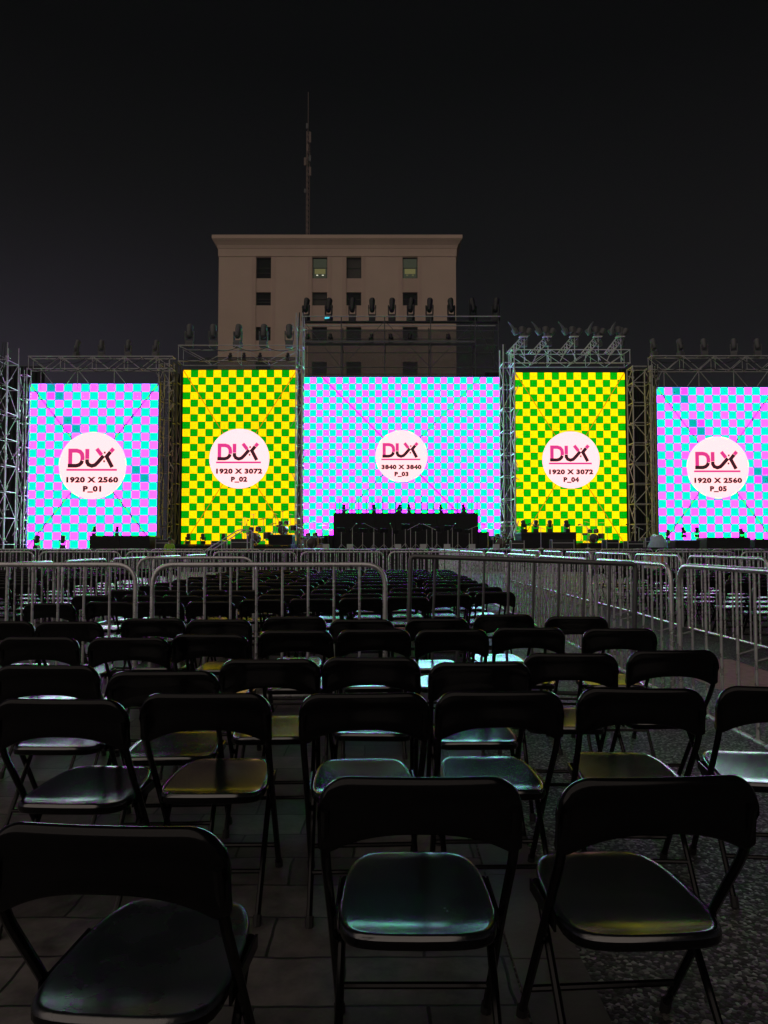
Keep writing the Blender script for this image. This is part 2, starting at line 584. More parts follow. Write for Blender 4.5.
# ------------------------------------------------------------------ stage
st = thing('stage', 'long low black stage running under all the screens', 'stage', (1.5, 38, 0))
b = MB(); b.box((0, 11, 1.095), (56, 22, .11)); b.build('deck', M['black'], st, False)
b = MB()
for i in range(28): b.box((-27 + i * 2, .06, .515), (1.985, .06, 1.03))
b.build('fascia', M['black_cloth'], st, False)
b = MB(); b.box((0, -.03, 1.10), (56, .05, .07)); b.build('edge_trim', M['scaffold_dark'], st, False)
b = MB()
for i in range(11): b.box((-25 + i * 5, 12, .52), (.2, 19, 1.04))
b.build('substructure', M['scaffold_dark'], st, False)


def riser(x0, x1, y0, y1, z1, label, z0=1.15, group='risers on the stage', legs=False):
    t = thing('stage_riser', label, 'riser', ((x0 + x1) / 2, (y0 + y1) / 2, z0), 0, group)
    w, d, h = x1 - x0, y1 - y0, z1 - z0
    b = MB(); b.box((0, 0, h - .05), (w, d, .10)); b.build('platform', M['black'], t, False)
    if legs:
        for sx in (-1, 1):
            for sy in (-1, 1):
                b = MB(); b.tube([(sx * (w / 2 - .1), sy * (d / 2 - .1), 0), (sx * (w / 2 - .1), sy * (d / 2 - .1), h - .1)], .04)
                b.build('leg', M['scaffold_dark'], t)
        b = MB(); b.box((0, -d / 2 + .05, h - .2), (w - .1, .03, .22)); b.build('skirt', M['black_cloth'], t, False)
    else:
        b = MB()
        n = max(1, int(w / 1.2))
        for i in range(n):
            b.box((-w / 2 + (i + .5) * w / n, 0, (h - .1) / 2), (w / n - .015, d - .06, h - .105))
        b.build('skirt', M['black_cloth'], t, False)
    return t


riser(-16.1, -12.8, 40.4, 42.4, 1.88, 'low black riser standing in front of screen P_01')
riser(-3.2, 5.95, 46.5, 51.5, 3.40, 'tall wide black riser block before the central screen')
riser(-12.6, -5.6, 44.6, 47.6, 1.42, 'thin black platform under screen P_02 carrying the drums')
riser(8.2, 11.5, 44.2, 46.4, 2.14, 'raised black platform in front of screen P_04')
riser(11.9, 15.6, 44.8, 46.6, 1.50, 'flat low black platform under the right part of screen P_04')
riser(15.95, 17.3, 40.5, 41.7, 1.62, 'small black riser at the lower left corner of screen P_05')
riser(17.7, 20.1, 40.6, 42.0, 1.78, 'wide black riser under the middle of screen P_05')
riser(20.35, 22.4, 40.6, 42.4, 1.7, 'black riser cut by the right edge of the picture')

riser(-3.75, -3.2, 46.2, 49.5, 2.0, 'black step at the left end of the tall central riser')
riser(5.95, 6.6, 46.2, 49.5, 2.2, 'black step at the right end of the tall central riser')
# railing of thin rods on the central riser
rl = thing('riser_railing', 'row of thin upright rods on top of the tall central riser', 'railing', (1.375, 46.7, 3.40))
for i in range(24):
    h = random.choice((.86, .95, .62, 1.1, .75, .5))
    xx = -4.5 + i * 9.0 / 23 + random.uniform(-.08, .08)
    b = MB(); b.tube([(xx, 0, 0), (xx, random.uniform(-.02, .02), h)], .03, 6)
    b.build('rod', M['black'], rl)
b = MB(); b.tube([(-4.55, .035, .16), (4.55, .035, .16)], .02, 6); b.build('rail', M['black'], rl)

# ------------------------------------------------------------------ stage lights
def light_master(name='moving_head_light', g='black_gear'):
    """1 m tall moving head: base box, yoke arms, tapered head with a lens"""
    t = thing(name, 'x', 'stage light')
    b = MB(); b.bevbox((0, 0, .14), (.44, .40, .26), .03); b.box((0, -.205, .15), (.22, .02, .1)); b.build('base', M[g], t)
    b = MB()
    b.box((0, 0, .30), (.48, .16, .06))
    for s in (-1, 1):
        b.box((s * .235, 0, .53), (.055, .15, .42))
        b.tube([(s * .27, 0, .66), (s * .19, 0, .66)], .09, 10)
    b.build('yoke', M[g], t)
    hd = MB()
    Rm = Matrix.Rotation(R(-24), 3, 'X')
    hd.lathe([(.10, -.24), (.155, -.20), (.165, -.04), (.165, .10), (.185, .16), (.20, .34), (.19, .38), (.17, .385)], (0, 0, .66), 14, Rm)
    for zz in (-.16, -.1, -.04): hd.lathe([(.172, zz), (.178, zz + .01), (.178, zz + .02), (.172, zz + .03)], (0, 0, .66), 14, Rm)
    h = hd.build('head', M[g], t)
    b = MB(); b.lathe([(.165, .387), (.15, .402), (.08, .414), (.01, .418)], (0, 0, .66), 14, Rm); b.build('lens', M['lens'], h)
    return t


M['grey_gear'] = mat('lightened_grey_housing', (.11, .115, .12), .5, 0, .3, 8, .05, 60, .1)  # black gear lightened; screen light from below is put into the colour
LIGHT = [light_master(), light_master(g='grey_gear')]
_first = [True, True]


def stage_light(x, y, z, s, label, group, rz=None, k=0):
    o = LIGHT[k] if _first[k] else copy_tree(LIGHT[k])
    _first[k] = False
    o.location = (x, y, z)
    o.scale = (s, s, s) if not isinstance(s, tuple) else s
    o.rotation_euler = (0, 0, random.uniform(-.7, .7) if rz is None else rz)
    return tag(o, label, 'stage light', group)


NTH = ['first', 'second', 'third', 'fourth', 'fifth', 'sixth', 'seventh', 'eighth', 'ninth', 'tenth', 'eleventh',
       'twelfth', 'thirteenth', 'fourteenth', 'fifteenth', 'sixteenth', 'seventeenth', 'eighteenth']

for i, px in enumerate((37, 63)):
    stage_light((px - 384) / 740 * 42, 42, 1.15, .72, '%s moving light on the stage floor before screen P_01, on the %s'
                % ('black', ('left', 'right')[i]), 'floor lights before screen P_01')
for i, px in enumerate((94, 117)):
    stage_light((px - 384) / 740 * 41.5, 41.5, 1.88, .5, 'black moving light on the %s end of the low riser by screen P_01'
                % ('left', 'middle')[i], 'lights on the low riser')
for i, px in enumerate((188, 203, 224)):
    stage_light((px - 384) / 740 * 45.2, 45.2, 1.42, .6, 'black moving light at the foot of screen P_02, %s from the left' % NTH[i],
                'lights on the drum platform')
for i, px in enumerate((344, 374, 399, 409, 441, 464)):
    stage_light((px - 384) / 740 * 47.4, 47.4, 3.40, .55, 'black moving light on top of the tall riser, %s from the left' % NTH[i],
                'lights on the central riser')
for i, px in enumerate((524, 536, 550, 567)):
    stage_light((px - 384) / 740 * 45.2, 45.2, 2.14, .7, 'black moving light on the raised platform by screen P_04, %s from the left' % NTH[i],
                'lights on the raised platform')

# ------------------------------------------------------------------ scaffold towers and trusses
def lattice_tower(x, y, w, d, z1, label, m, step=1.1, r=.035, z0=1.15, group='scaffold towers between the screens', lean=0.0, clutter=0):
    t = thing('scaffold_tower', label, 'scaffold tower', (x, y, z0), 0, group)
    h = z1 - z0
    for sx in (-1, 1):
        for sy in (-1, 1):
            b = MB(); b.tube([(sx * w / 2, sy * d / 2, 0), (sx * w / 2 + lean, sy * d / 2, h)], r)
            b.build('upright', m, t)
    b = MB()
    n = int(h / step)
    for i in range(n + 1):
        zz = min(i * step + .25, h - .05); o = lean * zz / h
        for sy in (-1, 1): b.tube([(-w / 2 + o, sy * d / 2, zz), (w / 2 + o, sy * d / 2, zz)], r * .7, 6)
        for sx in (-1, 1): b.tube([(sx * w / 2 + o, -d / 2, zz), (sx * w / 2 + o, d / 2, zz)], r * .7, 6)
        if i < n:
            z2 = min(zz + step, h - .05); s = 1 if i % 2 else -1
            b.tube([(s * w / 2 + o, -d / 2 - .02, zz), (-s * w / 2 + o, -d / 2 - .02, z2)], r * .6, 6)
            b.tube([(w / 2 + o, s * d / 2, zz), (w / 2 + o, -s * d / 2, z2)], r * .6, 6)
            b.tube([(-w / 2 + o, -s * d / 2, zz), (-w / 2 + o, s * d / 2, z2)], r * .6, 6)
    b.build('lattice', m, t)
    if clutter:
        for i in range(clutter):                      # swivel couplers and short outriggers clamped on
            b = MB()
            zz = random.uniform(.3, h - .3); sx = random.choice((-1, 1))
            a = random.uniform(-.6, .6)
            b.tube([(sx * w / 2, -d / 2 - .03, zz), (sx * w / 2 + sx * random.uniform(.15, .36), -d / 2 - .1, zz + a)], r * .8, 6)
            b.box((sx * w / 2, -d / 2 - .02, zz), (.12, .12, .12))
            b.build('outrigger', m, t)
        for k in range(2):                            # power cables hanging down the tower
            pts, xx = [], random.uniform(-w * .4, w * .4)
            for j in range(14):
                pts.append((xx + random.uniform(-.10, .10), -d / 2 - .08, h - j * h / 13.2))
            b = MB(); b.tube(fillet(pts, .25, 2), .022, 5); b.build('cable', M['black_gear'], t)
    return t


def box_truss(p0, p1, h, d, label, m, group='lighting trusses above the screens', r=.035, step=1.0, name='lighting_truss', drop=False):
    p0, p1 = Vector(p0), Vector(p1)
    t = thing(name, label, 'truss', p0, math.atan2(p1.y - p0.y, p1.x - p0.x), group)
    Lg = (Vector((p1.x, p1.y, 0)) - Vector((p0.x, p0.y, 0))).length
    for sy in (-1, 1):
        for zz in (0, h):
            b = MB(); b.tube([(0, sy * d / 2, zz), (Lg, sy * d / 2, zz)], r, 6); b.build('chord', m, t)
    b = MB()
    n = max(2, round(Lg / step))
    for i in range(n + 1):
        xx = .03 + i * (Lg - .06) / n
        for sy in (-1, 1):
            if i % 2 == 0: b.tube([(xx, sy * d / 2, 0), (xx, sy * d / 2, h)], r * .6, 6)
            if i < n:
                x2 = .03 + (i + 1) * (Lg - .06) / n
                za, zb = (0, h) if i % 2 else (h, 0)
                b.tube([(xx, sy * d / 2, za), (x2, sy * d / 2, zb)], r * .6, 6)
        b.tube([(xx, -d / 2, h), (xx, d / 2, h)], r * .6, 6)
        b.tube([(xx, -d / 2, 0), (xx, d / 2, 0)], r * .6, 6)
    b.build('lattice', m, t)
    if drop:
        b = MB()
        for i in range(int(Lg / 2.2)):
            xx = .8 + i * 2.2
            b.tube([(xx, -d / 2, 0), (xx, -d / 2, -1.25)], r * .6, 6)
            b.tube([(xx, -d / 2 - .02, -.05), (xx + .9, -d / 2 - .02, -1.15)], r * .6, 6)
            if i % 2: b.tube([(xx, -d / 2 - .04, -.05), (xx - .8, -d / 2 - .04, -1.15)], r * .6, 6)
        b.build('hanger', m, t)
    for k in range(2):                                # power cables tied along the truss, sagging between ties
        pts = []
        nb = max(3, int(Lg / 1.7)); off = random.uniform(.3, .8)
        for i in range(nb * 6 + 1):
            q = i / 6
            pts.append((.1 + (Lg - .2) * i / (nb * 6), -d / 2 - .05 - .03 * k, h * (.15 + .7 * k) - off * .5 * (1 - (2 * (q % 1) - 1) ** 2)))
        b = MB(); b.tube(pts, .02, 5); b.build('cable', M['black_gear'], t)
    return t


S_ = M['scaffold']
W_ = M['lit_steel'] = mat('lit_scaffold_steel', (.80, .81, .83), .35, .1, .15, 6, 0, 60, .08)  # scaffold steel lightened; the strong white-blue lighting is put into its colour


def drape(x0, x1, y, z1, label):
    t = thing('stage_drape', label, 'drape', ((x0 + x1) / 2, y, 0), 0, 'black drapes filling the gaps beside the screens')
    n = 60
    w = x1 - x0
    fr = [(-w / 2 + w * i / n, .07 * math.sin(i * 1.3) + .03 * math.sin(i * 2.9 + 1)) for i in range(n + 1)]
    b = MB()
    b.loft([[(q[0], q[1] - .01, z) for q in fr] + [(q[0], q[1] + .01, z) for q in fr[::-1]] for z in (.02, z1 - .05)])
    b.build('cloth', M['black_cloth'], t)
    b = MB(); b.tube([(-w / 2, 0, z1), (w / 2, 0, z1)], .04, 6); b.build('rod', M['scaffold_dark'], t)


drape(-26.5, -21.3, 46.0, 12.6, 'black drape behind the pale towers at the left edge')
drape(-14.6, -13.3, 49.6, 13.0, 'narrow black drape between the far left screen and the left yellow screen')
drape(7.6, 9.2, 55.2, 14.4, 'narrow black drape between the central screen and the right yellow screen')
drape(16.0, 18.6, 49.9, 13.4, 'black drape between the right yellow screen and the far right screen')
lattice_tower(-21.75, 42.3, .62, 1.3, 12.9, 'pale steel scaffold tower at the left edge of the picture', S_, 1.5, .03, clutter=26)
lattice_tower(-20.85, 42.6, .4, .5, 11.6, 'slim pale scaffold mast touching the left side of screen P_01', S_, 1.4, .028, clutter=14)
lattice_tower(-23.2, 43.5, .8, 1.6, 13.2, 'pale scaffold tower cut by the left edge of the picture', S_, 1.6, .03, clutter=16)
lattice_tower(-14.0, 47.2, .65, 1.1, 13.2, 'scaffold tower tinted yellow between screens P_01 and P_02', S_, 1.15, .04, clutter=26)
lattice_tower(-13.42, 47.4, .3, .8, 13.2, 'dark scaffold mast beside the left edge of screen P_02', M['scaffold_dark'], 1.3, .04, group=None)
lattice_tower(-5.55, 48.4, .42, 1.0, 16.6, 'narrow dark scaffold mast between screens P_02 and P_03', S_, 1.3, .035, clutter=14)
lattice_tower(8.22, 49.0, .72, 1.5, 14.6, 'bluish scaffold tower between screens P_03 and P_04', W_, 1.5, .04, clutter=24)
lattice_tower(16.55, 47.6, 1.15, 1.1, 12.9, 'wide yellow tinted scaffold tower between screens P_04 and P_05', S_, 1.3, .045, clutter=30)
lattice_tower(17.3, 47.0, .35, .5, 12.9, 'thin scaffold mast touching the left side of screen P_05', S_, 1.2, .03, clutter=8)

box_truss((-21.4, 44.3, 11.95), (-12.7, 44.3, 11.95), .75, .6, 'dim lattice truss above screen P_01', S_, drop=True)
box_truss((16.9, 46.6, 12.45), (26.0, 46.6, 12.45), .88, .6, 'yellowish lattice truss above screen P_05', S_, drop=True)
box_truss((-13.6, 48.9, 13.5), (-5.7, 48.9, 13.5), 1.05, 1.2, 'grey rail truss with lamps above screen P_02', S_, step=1.9)
box_truss((8.5, 49.6, 13.55), (16.5, 49.6, 13.55), .9, 1.2, 'pale truss carrying tilted light frames above screen P_04', W_, step=1.3)

# centre roof structure
cr_ = thing('scaffold_gantry', 'tall dark scaffold gantry with two decks above the central screen', 'gantry', (1.35, 55.6, 1.15))
gx = [-7.5, -4.6, -1.3, 2.2, 5.6, 7.35]
GZ = 18.75 - 1.15
for xx in gx:
    for yy in (0, 2.2):
        b = MB(); b.tube([(xx, yy, 0), (xx, yy, GZ - (.2 if yy else 0))], .04); b.build('upright', M['scaffold_dark'], cr_)
b = MB()
for zz in (GZ - 3.9, GZ - 2.2, GZ - 1.1):
    for yy in (0, 2.2): b.tube([(-7.5, yy - .045, zz), (7.35, yy - .045, zz)], .03, 6)
for i in range(len(gx) - 1):
    z0_ = GZ - 3.9; s = i % 2
    b.tube([(gx[i], .05, z0_ if s else GZ - .3), (gx[i + 1], .05, GZ - .3 if s else z0_)], .022, 6)
for xx in gx: b.tube([(xx + .05, 0, GZ - 2.2), (xx + .05, 2.2, GZ - 2.2)], .03, 6)
b.build('ledger', M['scaffold_dark'], cr_)
b = MB()
for yy in (-.09, 2.29): b.tube([(-7.6, yy, GZ), (7.5, yy, GZ)], .045, 6)
b.build('top_rail', S_, cr_)
b = MB(); b.box((0, .55, GZ - .25), (14.9, .6, .04)); b.build('top_deck', M['scaffold_dark'], cr_, False)
b = MB(); b.box((-.9, .55, GZ - 1.97), (13.0, .6, .05)); b.box((-.9, -.10, GZ - 1.93), (13.0, .03, .14)); b.build('lower_deck', M['scaffold_dark'], cr_, False)
# thin black netting behind the gantry, seen through
net = bpy.data.materials.new('black_netting'); net.use_nodes = True
N_, L_ = net.node_tree.nodes, net.node_tree.links
tr_ = N_.new('ShaderNodeBsdfTransparent'); mx_ = N_.new('ShaderNodeMixShader'); mx_.inputs[0].default_value = .45
N_['Principled BSDF'].inputs['Base Color'].default_value = (.11, .12, .125, 1)
N_['Principled BSDF'].inputs['Roughness'].default_value = .9
L_.new(tr_.outputs[0], mx_.inputs[1]); L_.new(N_['Principled BSDF'].outputs[0], mx_.inputs[2])
L_.new(mx_.outputs[0], N_['Material Output'].inputs[0])
M['net'] = net
b = MB(); b.box((0, 2.4, GZ / 2), (14.85, .012, GZ - .5)); b.build('netting', net, cr_, False)
tw = thing('safety_net', 'see through black netting above and behind screen P_02', 'netting', (-9.6, 50.4, 1.15))
b = MB(); b.box((0, 0, 6.55), (7.8, .012, 13.1)); b.build('netting', net, tw, False)
b = MB(); b.tube([(-3.95, 0, 13.13), (3.95, 0, 13.13)], .03, 6); b.build('top_rod', M['scaffold_dark'], tw)

for i, px in enumerate((305, 328, 352, 372, 392, 411, 430, 452, 474, 497)):
    zz = 18.75 - .22
    o = stage_light((px - 384) / 740 * 56.3, 56.15, zz, (1.15, 1.15, 1.75), 'tall stage light on the top deck over the central screen, %s from the left' % NTH[i],
                    'lights on the top deck of the gantry')
    if px == 328:
        b = MB(); b.bevbox((0, -.225, .15), (.34, .03, .10), .01); b.build('glowing_panel', glow('cyan_led', (.1, .8, 1.0), .9), o)
        o['label'] = 'tall stage light with a glowing cyan panel on its base, on the top deck'
for i, px in enumerate((307, 330, 371, 391, 410, 449)):
    stage_light((px - 384) / 740 * 56.3, 56.15, 18.75 - 1.91, .72, 'small dark lamp on the lower deck over the central screen, %s from the left' % NTH[i],
                'lamps on the lower deck of the gantry')
for i, px in enumerate((187, 211, 236, 262, 288)):
    stage_light((px - 384) / 740 * 48.9, 48.9, 14.55, (1.15, 1.15, 1.5), 'stage light on the rail above the left yellow screen, %s from the left' % NTH[i],
                'lights above the left yellow screen', k=1)
for i, px in enumerate((229, 243, 259, 287)):
    stage_light((px - 384) / 740 * 48.4, 48.2, 13.5, .5, 'small lamp under the rail above the left yellow screen, %s from the left' % NTH[i],
                'lamps under the rail above screen P_02')
for i, px in enumerate((73, 98, 125, 153)):
    stage_light((px - 384) / 740 * 44.3, 44.3, 12.72, (.75, .75, 1.0), 'slim grey light on the truss above the far left screen, %s from the left' % NTH[i],
                'lights above the far left screen', k=1)
for i, px in enumerate((657, 684, 708, 738, 762)):
    stage_light((px - 384) / 740 * 46.6, 46.6, 13.35, (.85, .85, 1.1), 'slim grey light on the truss above the far right screen, %s from the left' % NTH[i],
                'lights above the far right screen', k=1)

# tilted ladder frames with lamps above screen P_04
M['cover'] = mat('cloudy_plastic', (.18, .21, .22), .4, 0, .3, 5)


def tilted_frame(x, label):
    t = thing('light_frame', label, 'light frame', (x, 49.1, 14.45), 0, 'tilted light frames above screen P_04')
    b = MB()
    a0, a1 = Vector((-.85, -.9, -.35)), Vector((.45, .5, 1.15))
    for o in ((0, 0, 0), (.30, 0, -.22), (0, .5, 0), (.30, .5, -.22)):
        b.tube([a0 + Vector(o), a1 + Vector(o)], .028, 6)
    for i in range(7):
        p = a0.lerp(a1, i / 6); q = a0.lerp(a1, min(1, (i + 1) / 6))
        b.tube([p, p + Vector((.30, 0, -.22))], .02, 6)
        b.tube([p + Vector((.30, 0, -.22)), q], .018, 6)
        b.tube([p, p + Vector((0, .5, 0))], .02, 6)
    b.build('lattice', W_, t)
    b = MB()
    b.tube([(-.1, 0, 0), (-.1, 0, .5)], .035); b.tube([(.2, 0, 0), (.55, 0, -.7)], .03); b.tube([(-.1, 0, .1), (-.55, 0, -.75)], .03)
    b.tube([(.45, .1, -.8), (.45, .1, .9)], .03)
    b.build('brace', W_, t)
    b = MB()
    for k in range(3):
        b.lathe([(.06, 0), (.19, .05), (.21, .4), (.17, .46)], (.0 + k * .34, .3, 1.12 + .08 * (k % 2)), 12, Matrix.Rotation(R(30 * (k - 1)), 3, 'Y'))
    b.build('lamp_cluster', M['grey_gear'], t)
    b = MB(); b.bevbox((.40, .1, .92), (.6, .3, .07), .02); b.build('tray', W_, t)
    # curved clear rain cover flicked up like a leaf
    b = MB()
    rings = []
    s = random.choice((-1, 1, -1))
    for i in range(7):
        q = i / 6
        w = .095 * math.sin(PI * (.12 + .85 * q)) + .02
        cx_, cz_ = -.15 + s * .38 * (q * q) - .1 * q, 1.1 + .85 * q
        rings.append([(cx_ - w, .1, cz_), (cx_ - w * .3, .04, cz_), (cx_ + w, .1, cz_), (cx_ + w * .3, .125, cz_)])
    b.loft(rings); b.build('rain_cover', M['cover'], t)
    return t


for i, px in enumerate((521, 545, 572, 596, 619)):
    tilted_frame((px - 384) / 740 * 49.1 - .1, 'tilted lattice light frame above screen P_04, %s from the left' % NTH[i])

for i, px in enumerate((526, 550, 577, 601, 624)):
    stage_light((px - 384) / 740 * 49.3, 49.4, 14.75, (1.0, 1.0, 1.25), 'grey light standing among the tilted frames above the right yellow screen, %s from the left' % NTH[i],
                'lights among the tilted frames', k=1)
for i, (px, z_) in enumerate(((668, 1.62), (684, 1.78), (697, 1.78), (742, 1.7))):
    stage_light((px - 384) / 740 * 41.2, 41.2, z_, .55, 'black light on the risers under the far right screen, %s from the left' % NTH[i],
                'lights on the risers under the far right screen')

# ------------------------------------------------------------------ building behind
def building_material():
    m = mat('painted_render', (.62, .48, .385), .85, 0, .12, .35, .15, 8)
    return m
M['render'] = building_material()
M['bay'] = mat('pinkish_render', (.58, .435, .355), .85, 0, .12, .5, .15, 8)
M['pane'] = mat('window_glass', (.012, .013, .015), .3, 0, spec=.12)
M['frame'] = mat('bronze_frame', (.035, .03, .028), .5)
M['blind'] = mat('closed_blind', (.085, .08, .075), .8, 0, .1, 30)
M['lit_pane'] = glow('lit_room', (.12, .11, .045), 1.0)
M['lit_soft'] = glow('softly_lit_room', (.035, .038, .026), 1.0)
M['dull'] = mat('dusty_pane', (.06, .056, .052), .7)
M['lamp_dot'] = glow('ceiling_tube', (.8, .8, .62), 1.0)
bd = thing('building', 'tall plain beige building with a flared cornice behind the stage', 'building', (-5.45, 85, 0))
HW, TOP = 13.85, 36.8
colx = [-14.06 + 5.45, -7.5 + 5.45, -3.52 + 5.45, 3.05 + 5.45]      # window columns
WW = 1.75
rows = []                                                           # (z0, z1) of the windows, top downwards
for z0, z1 in ((32.54, 35.04), (29.33, 30.9), (25.19, 26.8), (21.1, 22.7), (17.0, 18.6), (13.2, 14.8), (9.4, 11), (5.6, 7.2)):
    rows.append((z0, z1))
DEP = 18
b = MB()
b.box((0, DEP / 2 + .5, TOP / 2), (2 * HW, DEP, TOP))
# facade skin with real openings: vertical piers and spandrels
xs = [-HW]
for c in colx: xs += [c - WW / 2, c + WW / 2]
xs.append(HW)
for i in range(0, len(xs), 2):
    b.box(((xs[i] + xs[i + 1]) / 2, .249, TOP / 2), (xs[i + 1] - xs[i], .498, TOP))
b.cur = 1
for c in colx:
    zs = [TOP] + [q for r_ in rows for q in (r_[1], r_[0])] + [0]
    for i in range(0, len(zs), 2):
        b.box((c, .274, (zs[i] + zs[i + 1]) / 2), (WW - .004, .44, zs[i] - zs[i + 1]))
b.build('wall', [M['render'], M['bay']], bd, False)
for c in colx:
  b = MB()
  for s in (-1, 1): b.box((c + s * (WW / 2 + .28), -.012, 35.1 / 2), (.42, .02, 35.1))
  b.build('window_surround', M['bay'], bd, False)
# cornice: fascia and cove running round
b = MB()
prof = [(.0, 35.12), (.07, 35.13), (.09, 36.0), (.14, 36.06), (.22, 36.4), (.45, 36.72), (.62, 36.9), (.64, 36.98), (.70, 37.0), (.70, 37.42), (.0, 37.43)]
rings = []
for o, z in prof:
    rings.append([(-HW - o, -o, z), (HW + o, -o, z), (HW + o, DEP + .5 + o, z), (-HW - o, DEP + .5 + o, z)])
b.loft(rings, True)
b.build('cornice', M['render'], bd, False)
for ci, c in enumerate(colx):
    for ri, (z0, z1) in enumerate(rows):
        h = z1 - z0
        b = MB()
        for s in (-1, 1): b.box((c + s * (WW / 2 - .05), .30, (z0 + z1) / 2), (.09, .10, h - .01))
        for zz in (z0 + .05, z1 - .05): b.box((c, .30, zz), (WW - .2, .10, .09))
        b.box((c, .31, z0 + h * .52), (WW - .2, .06, .06))
        if ci == 0 and ri < 2: b.box((c, .31, z0 + h * .28), (WW - .2, .06, .06))
        w = b.build('window', M['frame'], bd, False)
        b = MB(); b.box((c, .36, (z0 + z1) / 2), (WW - .15, .02, h - .1))
        lit = {(1, 0): M['lit_soft'], (3, 0): M['lit_soft'], (2, 0): M['blind'], (1, 1): M['dull']}.get((ci, ri), M['pane'])
        b.build('pane', lit, w, False)
        if (ci, ri) in ((1, 0), (3, 0)):
            b = MB(); b.box((c, .345, z0 + h * .37), (WW - .5, .008, h * .24)); b.build('lit_blind', M['lit_pane'], w, False)
            b = MB()
            for s in (-1, 1): b.box((c + s * .33, .345, z0 + h * .19), (.22, .008, .1))
            if ci == 1: b.build('ceiling_lamp', M['lamp_dot'], w, False)
            else: b.build('ceiling_lamp', M['lit_pane'], w, False)
# antenna mast on the roof
M['mast'] = mat('red_brown_mast', (.20, .15, .13), .6, 0, .3, 3)
an = thing('antenna_mast', 'thin lattice radio mast with small dishes on the building roof', 'antenna', (-9.2, 87.5, 37.43))
for a in range(3):
    ca, sa = math.cos(a * 2 * PI / 3 + .5) * .22, math.sin(a * 2 * PI / 3 + .5) * .22
    b = MB(); b.tube([(ca, sa, 0), (ca, sa, 14.2)], .045, 6); b.build('leg', M['mast'], an)
b = MB()
for i in range(20):
    z0, z1 = i * .7 + .1, (i + 1) * .7 + .1
    for a in range(3):
        p = [(math.cos(k * 2 * PI / 3 + .5) * .22, math.sin(k * 2 * PI / 3 + .5) * .22) for k in (a, a + 1)]
        b.tube([(*p[0], z0), (*p[1], z1)], .028, 5)
b.build('lattice', M['mast'], an)
b = MB(); b.tube([(0, 0, 14.0), (0, 0, 19.0)], .04, 6); b.build('whip', M['mast'], an)
for zz, xx, hh_ in ((6.6, -.3, .5), (9.0, .28, 1.1), (10.6, .25, .8), (11.9, -.05, .9), (13.2, .26, 1.3), (14.6, -.1, .7), (10.2, -.32, 1.0)):
    b = MB(); b.bevbox((xx, -.32, zz), (.26, .14, hh_), .04)
    b.tube([(xx * .6, -.05, zz), (xx, -.26, zz)], .03, 6)
    b.build('panel_antenna', M['mast'] if hh_ > .85 else M['grey_gear'], an)

# ------------------------------------------------------------------ stage gear
def drum_kit(x, y, z, s, label):
    t = thing('drum_kit', label, 'drum kit', (x, y, z), random.uniform(-.3, .3), 'drum kits on the stage', s)
    def drum(name, c, r, h, M3=None):
        b = MB(); b.lathe([(r * .9, 0), (r, .01), (r, h - .01), (r * .96, h), (r * .9, h + .004)], c, 18, M3); d = b.build(name, M['drum'], t)
        b = MB()
        for zz in (.02, h - .04): b.lathe([(r * 1.01, zz), (r * 1.035, zz), (r * 1.035, zz + .02), (r * 1.01, zz + .02)], c, 18, M3)
        b.build('hoop', M['chrome'], d)
    drum('bass_drum', (0, -.2, .3), .29, .42, Matrix.Rotation(R(-90), 3, 'X'))
    tilt = Matrix.Rotation(R(-14), 3, 'X')
    drum('tom', (-.2, .05, .66), .15, .2, tilt); drum('tom', (.2, .05, .66), .16, .22, tilt)
    drum('floor_tom', (.58, .35, .26), .2, .36); drum('snare', (-.45, .4, .5), .18, .14)
    for cx_, cy_, cz_, r in ((-.75, .1, 1.15, .24), (-.45, -.15, 1.35, .21), (.55, -.1, 1.3, .26), (.95, .2, 1.05, .22), (.1, -.3, 1.5, .18)):
        b = MB(); b.tube([(cx_, cy_, .05), (cx_, cy_, cz_)], .014, 6)
        for k in range(3):
            a = k * 2 * PI / 3
            b.tube([(cx_, cy_, .25), (cx_ + .22 * math.cos(a), cy_ + .22 * math.sin(a), .01)], .010, 6)
        st_ = b.build('cymbal_stand', M['chrome'], t)
        b = MB(); b.lathe([(r, -.01), (r * .5, .012), (.05, .018), (.02, .04), (.012, .02)], (cx_, cy_, cz_), 18, Matrix.Rotation(R(random.uniform(-16, 16)), 3, 'Y'))
        b.build('cymbal', M['brass'], st_)
    return t


riser(-7.0, -5.55, 44.7, 46.2, 2.0, 'small black drum riser at the right foot of screen P_02', z0=1.42)
drum_kit(-6.2, 45.4, 2.0, .95, 'drum kit at the right foot of screen P_02')
drum_kit(-8.0, 45.6, 1.42, 1.2, 'smaller drum kit left of the first, before screen P_02')
drum_kit(7.2, 45.6, 1.15, 1.05, 'drum kit at the right end of the tall central riser')
drum_kit(-4.45, 45.6, 1.15, 1.1, 'drum kit at the left end of the tall central riser')
drum_kit(12.9, 45.6, 1.5, .95, 'drum kit on the low platform before screen P_04')


def music_stand_master():
    t = thing('music_stand', 'x', 'music stand')
    b = MB(); b.tube([(0, 0, .1), (0, 0, 1.05)], .02, 6)
    for k in range(3):
        a = k * 2 * PI / 3 + .4
        b.tube([(0, 0, .28), (.3 * math.cos(a), .3 * math.sin(a), .012)], .016, 6)
    b.build('tripod', M['scaffold'], t)
    b = MB(); b.box((0, 0, 1.15), (.52, .02, .34), Matrix.Rotation(R(20), 3, 'X')); b.box((0, .06, 1.0), (.54, .08, .025)); b.build('tray', M['black_gear'], t, False)
    return t


